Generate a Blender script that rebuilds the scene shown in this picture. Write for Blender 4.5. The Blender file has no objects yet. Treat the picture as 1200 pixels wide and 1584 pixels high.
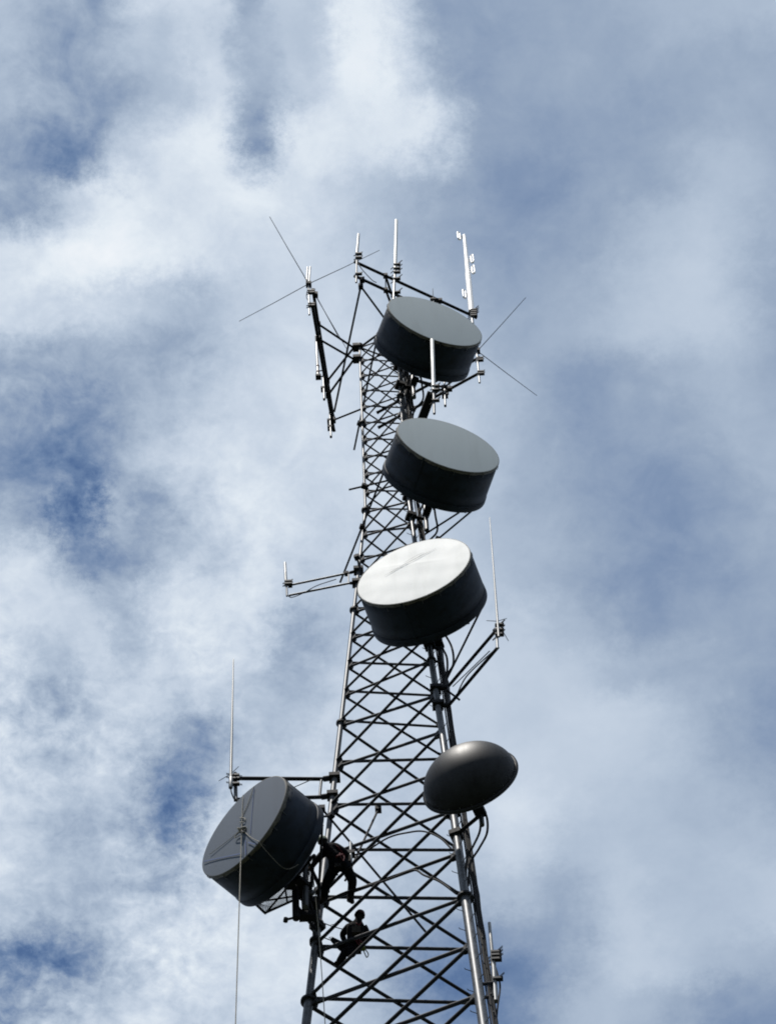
import bpy, math, random
from mathutils import Vector, Matrix
random.seed(7)
R_ = math.radians
scene = bpy.context.scene
V = Vector

# ------------------------------------------------------------------ camera
CAM = V((0.0, -41.132, 0.0))                 # eye height; the ground lies 1.6 m below
yaw, pitch, roll = R_(-0.2946), R_(63.3652), R_(-2.9033)
F_PX = 4800.0                                # focal length in pixels of a 1200 x 1584 picture
fw = V((math.sin(yaw)*math.cos(pitch), math.cos(yaw)*math.cos(pitch), math.sin(pitch)))
rt0 = V((math.cos(yaw), -math.sin(yaw), 0)); up0 = rt0.cross(fw)
rt = rt0*math.cos(roll) + up0*math.sin(roll); up = -rt0*math.sin(roll) + up0*math.cos(roll)
cd = bpy.data.cameras.new('camera'); cam = bpy.data.objects.new('camera', cd)
scene.collection.objects.link(cam)
cam.matrix_world = Matrix(((rt.x, up.x, -fw.x, CAM.x), (rt.y, up.y, -fw.y, CAM.y), (rt.z, up.z, -fw.z, CAM.z), (0, 0, 0, 1)))
cd.sensor_fit = 'VERTICAL'; cd.sensor_height = 24.0; cd.lens = F_PX/1584*24.0
cd.clip_start = 0.5; cd.clip_end = 20000
scene.camera = cam

# ------------------------------------------------------------------ sun, sky, exposure
SUN_AZ, SUN_EL = R_(-33), R_(71)              # azimuth from the direction tower -> camera, positive to the right
sun_dir = V((math.sin(SUN_AZ)*math.cos(SUN_EL), -math.cos(SUN_AZ)*math.cos(SUN_EL), math.sin(SUN_EL)))
sl = bpy.data.lights.new('sun', 'SUN'); sl.energy = 5.0; sl.angle = R_(0.53); sl.color = (1.0, 0.955, 0.89)
so = bpy.data.objects.new('sun', sl); scene.collection.objects.link(so)
so.rotation_euler = sun_dir.to_track_quat('Z', 'Y').to_euler(); so.location = (-60, -60, 140)
scene.view_settings.view_transform = 'Standard'; scene.view_settings.look = 'None'
scene.view_settings.exposure = 0.0; scene.view_settings.gamma = 1.0
scene.view_settings.use_curve_mapping = False
scene.render.engine = 'CYCLES'

def lin(c): return tuple((x/255/12.92 if x <= 10 else ((x/255+.055)/1.055)**2.4) for x in c)

world = bpy.data.worlds.new('World'); scene.world = world; world.use_nodes = True
N = world.node_tree.nodes; LK = world.node_tree.links; N.clear()
def nd(t, **kw):
    n = N.new(t)
    for k, v in kw.items(): setattr(n, k, v)
    return n
def mth(op, a, b=None, c=None, clamp=False):
    n = nd('ShaderNodeMath', operation=op, use_clamp=clamp)
    for i, x in enumerate((a, b, c)):
        if x is None: continue
        if isinstance(x, (int, float)): n.inputs[i].default_value = x
        else: LK.new(x, n.inputs[i])
    return n.outputs[0]
# cloud layer: the view direction meets a level cloud deck at (x/z, y/z)
tc = nd('ShaderNodeTexCoord'); sep = nd('ShaderNodeSeparateXYZ'); LK.new(tc.outputs['Generated'], sep.inputs[0])
zc = mth('MAXIMUM', sep.outputs[2], 0.10)
cx = mth('DIVIDE', sep.outputs[0], zc); cy = mth('DIVIDE', sep.outputs[1], zc)
cmb = nd('ShaderNodeCombineXYZ'); LK.new(cx, cmb.inputs[0]); LK.new(cy, cmb.inputs[1]); cmb.inputs[2].default_value = 3.7
def noise(scale, detail, rough, dist=0.0, vec=None, off=None):
    n = nd('ShaderNodeTexNoise'); n.inputs['Scale'].default_value = scale; n.inputs['Detail'].default_value = detail
    n.inputs['Roughness'].default_value = rough; n.inputs['Distortion'].default_value = dist
    v = vec or cmb.outputs[0]
    if off:
        a = nd('ShaderNodeVectorMath', operation='ADD'); LK.new(v, a.inputs[0]); a.inputs[1].default_value = off; v = a.outputs[0]
    LK.new(v, n.inputs['Vector']); return n
wn = noise(48, 9, .74)
ws = nd('ShaderNodeVectorMath', operation='MULTIPLY_ADD'); LK.new(wn.outputs['Color'], ws.inputs[0])
ws.inputs[1].default_value = (.034, .034, 0); LK.new(cmb.outputs[0], ws.inputs[2])
wv = nd('ShaderNodeVectorMath', operation='SUBTRACT'); LK.new(ws.outputs[0], wv.inputs[0]); wv.inputs[1].default_value = (.017, .017, 0)
wsep = nd('ShaderNodeSeparateXYZ'); LK.new(wv.outputs[0], wsep.inputs[0])
SX0, SX1, SY0, SY1 = -.185, .165, .30, .745
# thickness of the cloud deck over the site (rows run away from the zenith)
SKY = [
  '4a4a4a4a4a4a4742414f514f424c4b554f413f4041424446474748484848' ,
  '4949494949494541444a4a4e454a4c5750433f4041424345464747484848' ,
  '474747474747434042474b50454a505853483f4041424243434343434343' ,
  '4646464646413c37484f54533d535553555243403f404040424443434343' ,
  '4a4a4a4949414b525655525456534f4b4844403c3c3e4042454846444444' ,
  '52525252525458595956545251504e4a4643403e3f404347494a46434343' ,
  '505050505050504e4c49474b4e4f4f4c494543414243474a4c4b46424242' ,
  '41414242434343444444464b4e50504f4c4946434445484a4b4b46424242' ,
  '3d3d3d3d3d3b3a3e44484c4f515251504f4d4a46423f4143464745434343' ,
  '3f3f3f3f3d39333f494e5152525251504f4e4945423f3f40424445454545' ,
  '47464645433b2846414a4f51515050504e4d494543403e3d3f4144454545' ,
  '5050504f504c3b3f44484d52504e4d4d4c4b484644413e3c3d3f41434343' ,
  '51515151504f4c454f5353534d4a4b4a4b4c494644413d3b3d3e41424242' ,
  '505050504b4a4f454c53525042444b4d4e4f4d4c4845413e404141414141' ,
  '4e4e4e4d46444d4e4e4e4d4a464a4e4f4f4f4e4d4c4a46444443413f3f3f' ,
  '535352514c4c514e443e474a4b4e4e4f4e4d4d4c4d4e4d4b47433f3c3c3c' ,
  '5050504e4a4b4d4537404a4e4f4f4d4c4c4c4e4e4d4d4c4b4844413e3e3e' ,
  '4e4e4e4c4847483c3650535454524e4b4c4e52514e4b4a49474644424242' ,
  '4f4f4f4c49494a454652535354524d4a494b4f4e49494948484847474747' ,
  '4748494745494c4f5152525354524d494646484743474b4948494a4b4b4a' ,
  '3233343638424a4f52535353544f49423c3b3d3f40474c4a49494a4b4b4b' ,
  '3736394044494d4f51515252514c463d3331333841484c4c494645444444' ,
  '3a3a404b5050504f4e4f504f4d4a47403935373e45484745413d3d3d3d3d' ,
  '3a3a424c5050504f4e4f504e4d4a464039363840464845423d3939393939' ,
]
NXS, NYS = 30, len(SKY)
su = mth('MULTIPLY', mth('SUBTRACT', wsep.outputs[0], SX0), 1/(SX1-SX0), clamp=True)
sv = mth('MULTIPLY', mth('SUBTRACT', wsep.outputs[1], SY0), (NYS-1)/(SY1-SY0))
acc = None
for j, row in enumerate(SKY):
    cr = nd('ShaderNodeValToRGB'); cr.color_ramp.interpolation = 'CARDINAL'
    vals = bytes.fromhex(row); el = cr.color_ramp.elements
    while len(el) < NXS: el.new(.5)
    for i, v in enumerate(vals):
        el[i].position = i/(NXS-1); el[i].color = (v/100, v/100, v/100, 1)
    LK.new(su, cr.inputs[0])
    d = mth('ABSOLUTE', mth('SUBTRACT', sv, float(j)))
    a = mth('SUBTRACT', 1.0, d, clamp=True)
    w = mth('MULTIPLY', mth('MULTIPLY', a, a), mth('SUBTRACT', 3.0, mth('MULTIPLY', a, 2.0)))
    t = mth('MULTIPLY', cr.outputs[0], w)
    acc = t if acc is None else mth('ADD', acc, t)
# beyond this patch the deck goes on, broken in the same way
def edge(x, lo, hi, m):
    a = mth('MULTIPLY', mth('SUBTRACT', x, lo-m), 1/m, clamp=True); b = mth('MULTIPLY', mth('SUBTRACT', hi+m, x), 1/m, clamp=True)
    return mth('MULTIPLY', a, b)
mask = mth('MULTIPLY', edge(cx, SX0, SX1, .03), edge(cy, SY0, SY1, .03))
far = noise(7, 5, .55, .2, off=(3.1, 8.2, 0))
farv = mth('MULTIPLY_ADD', far.outputs[0], .9, .25)
big = nd('ShaderNodeMix'); LK.new(mask, big.inputs[0]); LK.new(farv, big.inputs[2]); LK.new(acc, big.inputs[3])
base = mth('MULTIPLY_ADD', mth('SUBTRACT', big.outputs[0], .74), 1.2, .75)
# finer broken texture, stronger where the deck thins out
n1 = noise(44, 10, .62, .4, off=(1.7, 4.4, 0)); n2 = noise(150, 7, .62, .4, off=(9.1, 2.4, 0)); n3 = noise(14, 5, .5, 0, off=(5.5, 1.1, 0))
gain = mth('MULTIPLY_ADD', mth('SUBTRACT', .74, base, clamp=True), 1.75, .10)
leftw = mth('MULTIPLY_ADD', n3.outputs[0], 1.6, -.42, clamp=True)
side = mth('MULTIPLY', mth('SUBTRACT', .04, cx), 9.0, clamp=True)
lowd = mth('MULTIPLY', mth('MULTIPLY', mth('SUBTRACT', cy, .40), 7.0, clamp=True), side)    # lumpier, more broken deck lower down and to the left
amp = mth('MULTIPLY', mth('ADD', gain, mth('MULTIPLY', leftw, mth('MULTIPLY_ADD', lowd, .32, .18))), mth('MULTIPLY_ADD', side, .66, .34))
det = mth('ADD', mth('SUBTRACT', n1.outputs[0], .5), mth('MULTIPLY', mth('SUBTRACT', n2.outputs[0], .5), mth('MULTIPLY_ADD', lowd, .36, .30)))
val = mth('MULTIPLY_ADD', det, amp, base)
ramp = nd('ShaderNodeValToRGB'); ramp.color_ramp.interpolation = 'LINEAR'
stops = [(.22, (64, 93, 140)), (.40, (84, 111, 153)), (.50, (108, 132, 168)), (.58, (130, 150, 180)), (.66, (154, 171, 194)), (.74, (178, 193, 212)), (.82, (202, 214, 229)), (.90, (225, 234, 243)), (1.0, (246, 249, 253))]
el = ramp.color_ramp.elements
while len(el) < len(stops): el.new(.5)
for i, (p_, c_) in enumerate(stops):
    el[i].position = p_; el[i].color = (*lin(c_), 1)
LK.new(val, ramp.inputs[0])
sky = nd('ShaderNodeTexSky', sky_type='NISHITA'); sky.sun_disc = False; sky.sun_elevation = SUN_EL; sky.sun_rotation = math.pi - SUN_AZ
sky.air_density = 1.3; sky.dust_density = .3; sky.ozone_density = 2.0
cl10 = nd('ShaderNodeVectorMath', operation='SCALE'); LK.new(ramp.outputs[0], cl10.inputs[0]); cl10.inputs[3].default_value = 10.0
cover = mth('MULTIPLY', mth('SUBTRACT', val, .08), 1/.14, clamp=True)
mx = nd('ShaderNodeMix', data_type='RGBA'); LK.new(cover, mx.inputs[0]); LK.new(sky.outputs[0], mx.inputs[6]); LK.new(cl10.outputs[0], mx.inputs[7])
bg = nd('ShaderNodeBackground'); bg.inputs[1].default_value = 0.10; LK.new(mx.outputs[2], bg.inputs[0])
wo = nd('ShaderNodeOutputWorld'); LK.new(bg.outputs[0], wo.inputs[0])
world.cycles.sampling_method = 'MANUAL'; world.cycles.sample_map_resolution = 256
scene.cycles.use_adaptive_sampling = True; scene.cycles.adaptive_threshold = .01; scene.cycles.adaptive_min_samples = 16
scene.cycles.pixel_filter_type = 'BLACKMAN_HARRIS'; scene.cycles.filter_width = 1.9
scene.cycles.max_bounces = 5; scene.cycles.diffuse_bounces = 3; scene.cycles.glossy_bounces = 3

# ------------------------------------------------------------------ materials
MATS = {}
def mat(name, col, rough=.5, metal=0.0, var=.15, scale=6.0, bump=0.0, bscale=40.0, dirt=None, dirt_amt=.35, spec=.5, streak=False):
    m = bpy.data.materials.new(name); m.use_nodes = True
    n = m.node_tree.nodes; l = m.node_tree.links; b = n['Principled BSDF']
    g = n.new('ShaderNodeNewGeometry'); tcn = n.new('ShaderNodeTexCoord')
    t = n.new('ShaderNodeTexNoise'); t.inputs['Scale'].default_value = scale; t.inputs['Detail'].default_value = 6; t.inputs['Roughness'].default_value = .62
    src = g.outputs['Position']
    if streak:                                   # grime that has run down the sheet
        mp = n.new('ShaderNodeMapping'); mp.inputs['Scale'].default_value = (1, 1, .12); l.new(src, mp.inputs[0]); src = mp.outputs[0]
    l.new(src, t.inputs['Vector'])
    r = n.new('ShaderNodeValToRGB'); e = r.color_ramp.elements
    e[0].position = .3; e[1].position = .7
    e[0].color = (*[c*(1-var) for c in col], 1); e[1].color = (*[min(1, c*(1+var)) for c in col], 1)
    l.new(t.outputs[0], r.inputs[0]); out = r.outputs[0]
    if dirt:
        t2 = n.new('ShaderNodeTexNoise'); t2.inputs['Scale'].default_value = scale*2.3; t2.inputs['Detail'].default_value = 8; l.new(src, t2.inputs['Vector'])
        r2 = n.new('ShaderNodeValToRGB'); r2.color_ramp.elements[0].position = .5; r2.color_ramp.elements[1].position = .72
        l.new(t2.outputs[0], r2.inputs[0])
        ml = n.new('ShaderNodeMath'); ml.operation = 'MULTIPLY'; l.new(r2.outputs[0], ml.inputs[0]); ml.inputs[1].default_value = dirt_amt
        mx_ = n.new('ShaderNodeMix'); mx_.data_type = 'RGBA'; l.new(ml.outputs[0], mx_.inputs[0]); l.new(out, mx_.inputs[6]); mx_.inputs[7].default_value = (*dirt, 1)
        out = mx_.outputs[2]
    l.new(out, b.inputs['Base Color'])
    b.inputs['Metallic'].default_value = metal; b.inputs['Specular IOR Level'].default_value = spec
    mr = n.new('ShaderNodeMapRange'); l.new(t.outputs[0], mr.inputs[0]); mr.inputs[3].default_value = max(.03, rough-.1); mr.inputs[4].default_value = min(1, rough+.1)
    l.new(mr.outputs[0], b.inputs['Roughness'])
    if bump:
        t3 = n.new('ShaderNodeTexNoise'); t3.inputs['Scale'].default_value = bscale; t3.inputs['Detail'].default_value = 4; l.new(src, t3.inputs['Vector'])
        bp = n.new('ShaderNodeBump'); bp.inputs['Strength'].default_value = bump; bp.inputs['Distance'].default_value = .02
        l.new(t3.outputs[0], bp.inputs['Height']); l.new(bp.outputs[0], b.inputs['Normal'])
    MATS[name] = m
    return m
mat('galvanised', (.078, .085, .096), .48, .35, .4, 5, dirt=(.035, .027, .022), dirt_amt=.55, spec=.4)
mat('galvanised_bright', (.18, .19, .20), .44, .35, .2, 6)
mat('weathered_steel', (.013, .015, .020), .62, .15, .4, 6, dirt=(.022, .013, .011), dirt_amt=.5, spec=.28)
mat('dark_steel', (.012, .013, .017), .75, .1, .3, 8, dirt=(.02, .012, .011), dirt_amt=.3, spec=.2)
mat('shroud_paint', (.013, .020, .034), .6, 0, .45, 1.6, dirt=(.006, .007, .008), dirt_amt=.75, streak=True, spec=.18)
mat('hem_band', (.10, .093, .078), .75, 0, .4, 5, dirt=(.03, .025, .02), dirt_amt=.7)
mat('grey_radome', (.285, .335, .36), .7, 0, .05, 1.1, dirt=(.225, .26, .275), dirt_amt=.45, spec=.3, streak=True)
mat('blue_grey_radome', (.060, .083, .118), .72, 0, .08, 1.1, dirt=(.045, .062, .088), dirt_amt=.5, spec=.3, streak=True)
mat('whip_grey', (.20, .205, .21), .42, .1, .15, 8, spec=.4)
mat('shaded_fold', (.42, .42, .40), .8, 0, .3, 9)  # darker grey puts the shade line along the crease into the colour
mat('glare_radome', (.82, .825, .81), .7, 0, .05, 1.2, dirt=(.64, .64, .61), dirt_amt=.45, spec=.3, streak=True)  # near white base carries the sun glare on otherwise grey fabric
mat('dome_fibreglass', (.023, .0245, .028), .48, 0, .25, 2.2, dirt=(.011, .011, .012), dirt_amt=.65, spec=.11, streak=True)
mat('fibreglass', (.50, .50, .48), .4, 0, .1, 8)
mat('glare_tube', (.95, .92, .90), .4, 0, .03, 8, spec=.6)  # white, non-metallic base stands in for blown-out sun glare on the tubes
mat('black_jacket', (.016, .016, .018), .8, 0, .3, 10, spec=.2)
mat('rope', (.30, .28, .24), .9, 0, .25, 60, bump=.6, bscale=160)
mat('blue_strap', (.05, .09, .22), .8, 0, .2, 30)
mat('workwear', (.008, .008, .010), .9, 0, .4, 14, bump=.5, bscale=25, spec=.08)
mat('trousers', (.006, .007, .010), .9, 0, .4, 14, bump=.5, bscale=22, spec=.08)
mat('leather', (.010, .008, .007), .8, 0, .3, 20, spec=.12)
mat('skin', (.20, .12, .09), .6, 0, .08, 20, spec=.2)
mat('helmet_white', (.62, .66, .63), .3, 0, .05, 10)
mat('helmet_dark', (.018, .016, .018), .5, 0, .1, 10, spec=.2)
mat('red_webbing', (.07, .012, .015), .8, 0, .2, 30, spec=.15)
mat('hi_vis', (.16, .21, .05), .8, 0, .1, 30, spec=.15)
mat('canvas', (.030, .026, .022), .9, 0, .25, 14, bump=.4, bscale=60, spec=.1)
mat('concrete', (.34, .33, .31), .9, 0, .15, 3)
mat('grass_ground', (.026, .034, .017), .95, 0, .5, .35, dirt=(.035, .03, .02), dirt_amt=.6)

# ------------------------------------------------------------------ mesh helpers
C = scene.collection
def ortho(d):
    d = d.normalized(); a = V((0, 0, 1)) if abs(d.z) < .9 else V((1, 0, 0))
    u = d.cross(a).normalized(); return u, d.cross(u).normalized()
class MB:
    def __init__(s): s.v = []; s.f = []; s.sm = []
    def add(s, vs, fs, smooth=False):
        o = len(s.v); s.v += [V(x) for x in vs]
        for f in fs: s.f.append(tuple(i+o for i in f)); s.sm.append(smooth)
        return s
    def tube(s, pts, r, n=8, caps=True):
        pts = [V(p) for p in pts]; k = len(pts); rs = r if isinstance(r, (list, tuple)) else [r]*k
        vs = []; fs = []; u = None
        for i, p in enumerate(pts):
            d = (pts[min(i+1, k-1)] - pts[max(i-1, 0)]).normalized()
            if u is None: u, w = ortho(d)
            else:
                u = (u - d*u.dot(d)).normalized(); w = d.cross(u)
            for j in range(n):
                a = 2*math.pi*j/n; vs.append(p + (u*math.cos(a) + w*math.sin(a))*rs[i])
        for i in range(k-1):
            for j in range(n):
                fs.append((i*n+j, i*n+(j+1) % n, (i+1)*n+(j+1) % n, (i+1)*n+j))
        s.add(vs, fs, n > 4)
        if caps:
            s.add(vs[:n], [tuple(range(n-1, -1, -1))]); s.add(vs[-n:], [tuple(range(n))])
        return s
    def box(s, c, half, ax=None):
        c = V(c); X, Y, Z = ax or (V((1, 0, 0)), V((0, 1, 0)), V((0, 0, 1)))
        vs = [c + X*half[0]*a + Y*half[1]*b + Z*half[2]*d for a in (-1, 1) for b in (-1, 1) for d in (-1, 1)]
        return s.add(vs, [(0, 1, 3, 2), (4, 6, 7, 5), (0, 4, 5, 1), (2, 3, 7, 6), (0, 2, 6, 4), (1, 5, 7, 3)])
    def lathe(s, prof, c, ax, n=64, closed=False):        # prof: (radius, distance along ax)
        c = V(c); d = V(ax).normalized(); u, w = ortho(d); k = len(prof)
        vs = [c + d*h + (u*math.cos(2*math.pi*j/n) + w*math.sin(2*math.pi*j/n))*r for r, h in prof for j in range(n)]
        fs = []
        for i in range(k if closed else k-1):
            i2 = (i+1) % k
            for j in range(n): fs.append((i*n+j, i2*n+j, i2*n+(j+1) % n, i*n+(j+1) % n))
        return s.add(vs, fs, True)
    def angle(s, a, b, out, w, t=.012):                   # steel angle from a to b; `out` is the face normal
        a, b = V(a), V(b); d = (b-a).normalized(); o = (out - d*out.dot(d)).normalized(); e = d.cross(o)
        prof = [(0, 0), (w, 0), (w, t), (t, t), (t, w), (0, w)]
        vs = [p + e*(x - w/2) - o*y for p in (a, b) for x, y in prof]
        return s.add(vs, [(i, (i+1) % 6, 6+(i+1) % 6, 6+i) for i in range(6)] + [(5, 4, 3, 2, 1, 0), (6, 7, 8, 9, 10, 11)])
    def mesh(s, name, m, off=V((0, 0, 0))):
        me = bpy.data.meshes.new(name); me.from_pydata([tuple(x - off) for x in s.v], [], s.f)
        me.polygons.foreach_set('use_smooth', s.sm); me.materials.append(MATS[m]); me.update(); return me
    def build(s, name, m, parent=None, local=False):
        off = V((0, 0, 0))
        if parent and not local:
            p = parent
            while p: off = off + p.location; p = p.parent
        o = bpy.data.objects.new(name, s.mesh(name, m, off)); C.objects.link(o)
        if parent: o.parent = parent
        return o
def tag(o, label=None, cat=None, group=None, kind=None):
    if label: o['label'] = label
    if cat: o['category'] = cat
    if group: o['group'] = group
    if kind: o['kind'] = kind
    return o
def thing(name, loc, label, cat, group=None, rz=0.0):
    o = bpy.data.objects.new(name, None); C.objects.link(o); o.location = V(loc); o.rotation_euler.z = rz; o.empty_display_size = .2
    return tag(o, label, cat, group)
def P(px, py, y=None, z=None):                            # point seen at a place in the photograph, at a known depth y or height z
    d = fw*F_PX + rt*(px-600) - up*(py-792)
    t = (y-CAM.y)/d.y if y is not None else (z-CAM.z)/d.z
    return CAM + d*t
def lerp(a, b, t): return a + (b-a)*t
def sag(a, b, drop, n=8): return [lerp(a, b, i/n) - V((0, 0, drop*4*(i/n)*(1-i/n))) for i in range(n+1)]
def spline(pts, n=6):
    pts = [V(p) for p in pts]; q = [pts[0]*2-pts[1]] + pts + [pts[-1]*2-pts[-2]]; out = []
    for i in range(1, len(q)-2):
        p0, p1, p2, p3 = q[i-1:i+3]
        for k in range(n):
            t = k/n; out.append(.5*((2*p1) + (p2-p0)*t + (2*p0-5*p1+4*p2-p3)*t*t + (3*p1-p0-3*p2+p3)*t**3))
    return out + [pts[-1]]

# ------------------------------------------------------------------ ground
GZ = -1.6
g = MB(); nn = 40
gv = [V(((i/nn-.5)*4000, (j/nn-.5)*4000, GZ)) for j in range(nn+1) for i in range(nn+1)]
g.add(gv, [(j*(nn+1)+i, j*(nn+1)+i+1, (j+1)*(nn+1)+i+1, (j+1)*(nn+1)+i) for j in range(nn) for i in range(nn)])
tag(g.build('ground', 'grass_ground'), kind='structure')

# ------------------------------------------------------------------ lattice tower
SEC = 6.096; Z0 = 57.967; S0, S4, S6 = 4.463, 1.523, 1.521; DEL = R_(-5.124)
def width(k): return S0 + (S4-S0)*k/4 if k <= 4 else S4 + (S6-S4)*(k-4)/2
LEGA = [DEL+math.pi, DEL-math.pi/3, DEL+math.pi/3]        # left, near right, far right
def leg(j, k):
    r = width(k)/math.sqrt(3); return V((r*math.cos(LEGA[j]), r*math.sin(LEGA[j]), Z0 + SEC*k))
def legz(j, z): return leg(j, (z-Z0)/SEC)
KB = (GZ+.45-Z0)/SEC
LR = {-1: .108, 0: .092, 1: .072, 2: .060, 3: .050, 4: .043, 5: .040}
def leg_r(k): return .115 if k < -1 else LR[min(5, int(math.floor(k)))]
tower = thing('lattice_tower', (0, 0, GZ), 'tall three legged galvanised steel lattice tower carrying all the dishes and antennas', 'tower')
legs = []
FL = MB().lathe([(.0, -.035), (1, -.035), (1, -.004), (.97, 0), (.97, .004), (1, .008), (1, .035), (0, .035)], (0, 0, 0), (0, 0, 1), 20).mesh('flange', 'weathered_steel')
for j in range(3):
    m = MB(); k = KB; segs = [KB, -4, -1, 0, 1, 2, 3, 4, 5, 6]
    for a, b in zip(segs[:-1], segs[1:]):
        m.tube([leg(j, a), leg(j, b + (.03 if b == 6 else 0))], leg_r((a+b)/2), 16)
    lo = m.build('leg', 'galvanised', tower); legs.append(lo)
    for k in range(-9, 7):
        p = leg(j, k); d = (leg(j, k+.1)-leg(j, k-.1)).normalized()
        fo = bpy.data.objects.new('flange', FL); C.objects.link(fo); fo.parent = lo; fo.location = p - tower.location
        fo.rotation_euler = d.to_track_quat('Z', 'Y').to_euler()
        s = max(leg_r(k-.5)*1.75, .125); fo.scale = (s, s, 1.0)
PAN = {-1: 3, 0: 3, 1: 3, 2: 4, 3: 4, 4: 5, 5: 5}
def faces(): return ((0, 1), (2, 0), (1, 2))
def brace_pair(m1, m2, i, j, ka, kb, w):
    out = (leg(i, ka) + leg(j, ka)); out.z = 0; out = out.normalized()
    for mm, (p, q), s in ((m1, ((i, ka), (j, kb)), 1), (m2, ((j, ka), (i, kb)), -1)):
        a, b = leg(*p), leg(*q); h = (b-a); h.z = 0; h.normalize()
        a = a + h*leg_r(ka)*.8 + V((0, 0, .10)); b = b - h*leg_r(kb)*.8 - V((0, 0, .10))
        mm.tube([a + out*(w*.5*s), lerp(a, b, .5) + out*(w*.5*s), b + out*(w*.5*s)], w*.5, 8)
low = MB()
for k in range(-9, -1):
    for (i, j) in faces():
        for q in range(3): brace_pair(low, low, i, j, k+q/3, k+(q+1)/3, .11)
tag(low.build('lower_bracing', 'weathered_steel', tower), kind='stuff')
GUS = {}
for k, n in PAN.items():
    w = {-1: .098, 0: .09, 1: .083, 2: .072, 3: .064, 4: .056, 5: .052}[k]
    for q in range(n):
        ka, kb = k+q/n, k+(q+1)/n
        for (i, j) in faces():
            m1, m2 = MB(), MB(); brace_pair(m1, m2, i, j, ka, kb, w)
            m1.build('brace', 'weathered_steel', tower); m2.build('brace', 'weathered_steel', tower)
            for a, b in ((i, j), (j, i)):                 # gusset plates welded to the leg
                h = leg(b, ka)-leg(a, ka); h.z = 0; h.normalize(); o = h.cross(V((0, 0, 1)))
                gp = MB(); c = leg(a, ka) + h*(leg_r(ka)+.045)
                gs = 1.35 if k < 2 else 1.0
                gp.add([c + h*x*gs + V((0, 0, zz*gs)) + o*y for y in (-.008, .008) for x, zz in ((-.06, -.17), (.05, -.12), (.07, 0), (.05, .12), (-.06, .17))],
                       [(4, 3, 2, 1, 0), (5, 6, 7, 8, 9)] + [(i_, (i_+1) % 5, 5+(i_+1) % 5, 5+i_) for i_ in range(5)])
                gp.build('gusset_plate', 'weathered_steel', tower)
for a, b in ((0, 1), (1, 2), (2, 0)):                     # girts closing the top
    MB().angle(leg(a, 5.985), leg(b, 5.985), V((0, 0, 1)), .06).build('girt', 'weathered_steel', tower)
# climbing pegs on the near leg
pg = MB(); pg.tube([(0, 0, 0), (.15, 0, 0), (.165, 0, .03)], .010, 6); PEG = pg.mesh('step_bolt', 'galvanised')
zz = Z0-SEC; i = 0
while zz < Z0+SEC*5.9:
    p = legz(1, zz); r = leg_r((zz-Z0)/SEC)
    o = bpy.data.objects.new('step_bolt', PEG); C.objects.link(o); o.parent = legs[1]
    a = R_(205 if i % 2 else 300); o.location = p + V((math.cos(a), math.sin(a), 0))*(r-.01) - tower.location; o.rotation_euler.z = a
    zz += .42; i += 1
for j in range(3):
    b = leg(j, KB); MB().lathe([(0, -.5), (.55, -.5), (.55, .0), (.5, .05), (0, .05)], b - V((0, 0, .05)), (0, 0, 1), 24).build('footing', 'concrete', tower)

# cable ladder beside the near leg
lad = thing('cable_ladder', (0, 0, GZ), 'cable ladder packed with black feeder cables running up beside the near leg', 'cable ladder')
def lad_p(z, u, v=0.0):                                    # u across, v out of the face
    b = legz(1, z); t = legz(2, z); d = (t-b); d.z = 0; d.normalize(); o = V((d.y, -d.x, 0))
    return b + d*(.34+u*1.25) + o*(.16+v)
ztop = Z0 + SEC*5.55
zs = [GZ+.3] + [Z0+SEC*k for k in (-4, -1, 0, 1, 2, 3, 4, 5)] + [ztop]
for u in (-.16, .16): MB().tube([lad_p(z, u) for z in zs], .02, 6).build('rail', 'dark_steel', lad)
z = Z0-SEC*1.05
while z < ztop:
    MB().tube([lad_p(z, -.16), lad_p(z, .16)], .012, 6).build('rung', 'dark_steel', lad)
    z += .76
tops = [5.5, 5.45, 5.4, 4.1, 4.0, 3.9, 2.4, 2.35, 2.2, 2.1, .75, .65]
for i, kt in enumerate(tops):
    u = -.15+.3*i/(len(tops)-1); r = [.026, .03, .022, .027, .024, .028, .02, .026, .03, .022, .026, .024][i]
    zt = Z0+SEC*kt; pts = []; z = GZ+.4
    while z < Z0-SEC*1.2: pts.append(lad_p(z, u, .04)); z += 12
    z = Z0-SEC*1.2
    while z < zt: pts.append(lad_p(z, u + random.uniform(-.012, .012), .05+(i % 3)*.035+random.uniform(-.01, .02))); z += .9
    MB().tube(pts, r, 8).build('feeder_cable', 'black_jacket', lad)
z = Z0-SEC
hg = MB().box((0, 0, 0), (.018, .03, .012)).mesh('hanger_clip', 'galvanised')
while z < ztop-.5:
    for i, kt in enumerate(tops):
        if z < Z0+SEC*kt and random.random() < .3:
            o = bpy.data.objects.new('hanger_clip', hg); C.objects.link(o); o.parent = lad
            o.location = lad_p(z+random.uniform(-.05, .05), -.15+.3*i/(len(tops)-1), .075) - lad.location; o.rotation_euler.z = R_(60)
    z += .76

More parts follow.
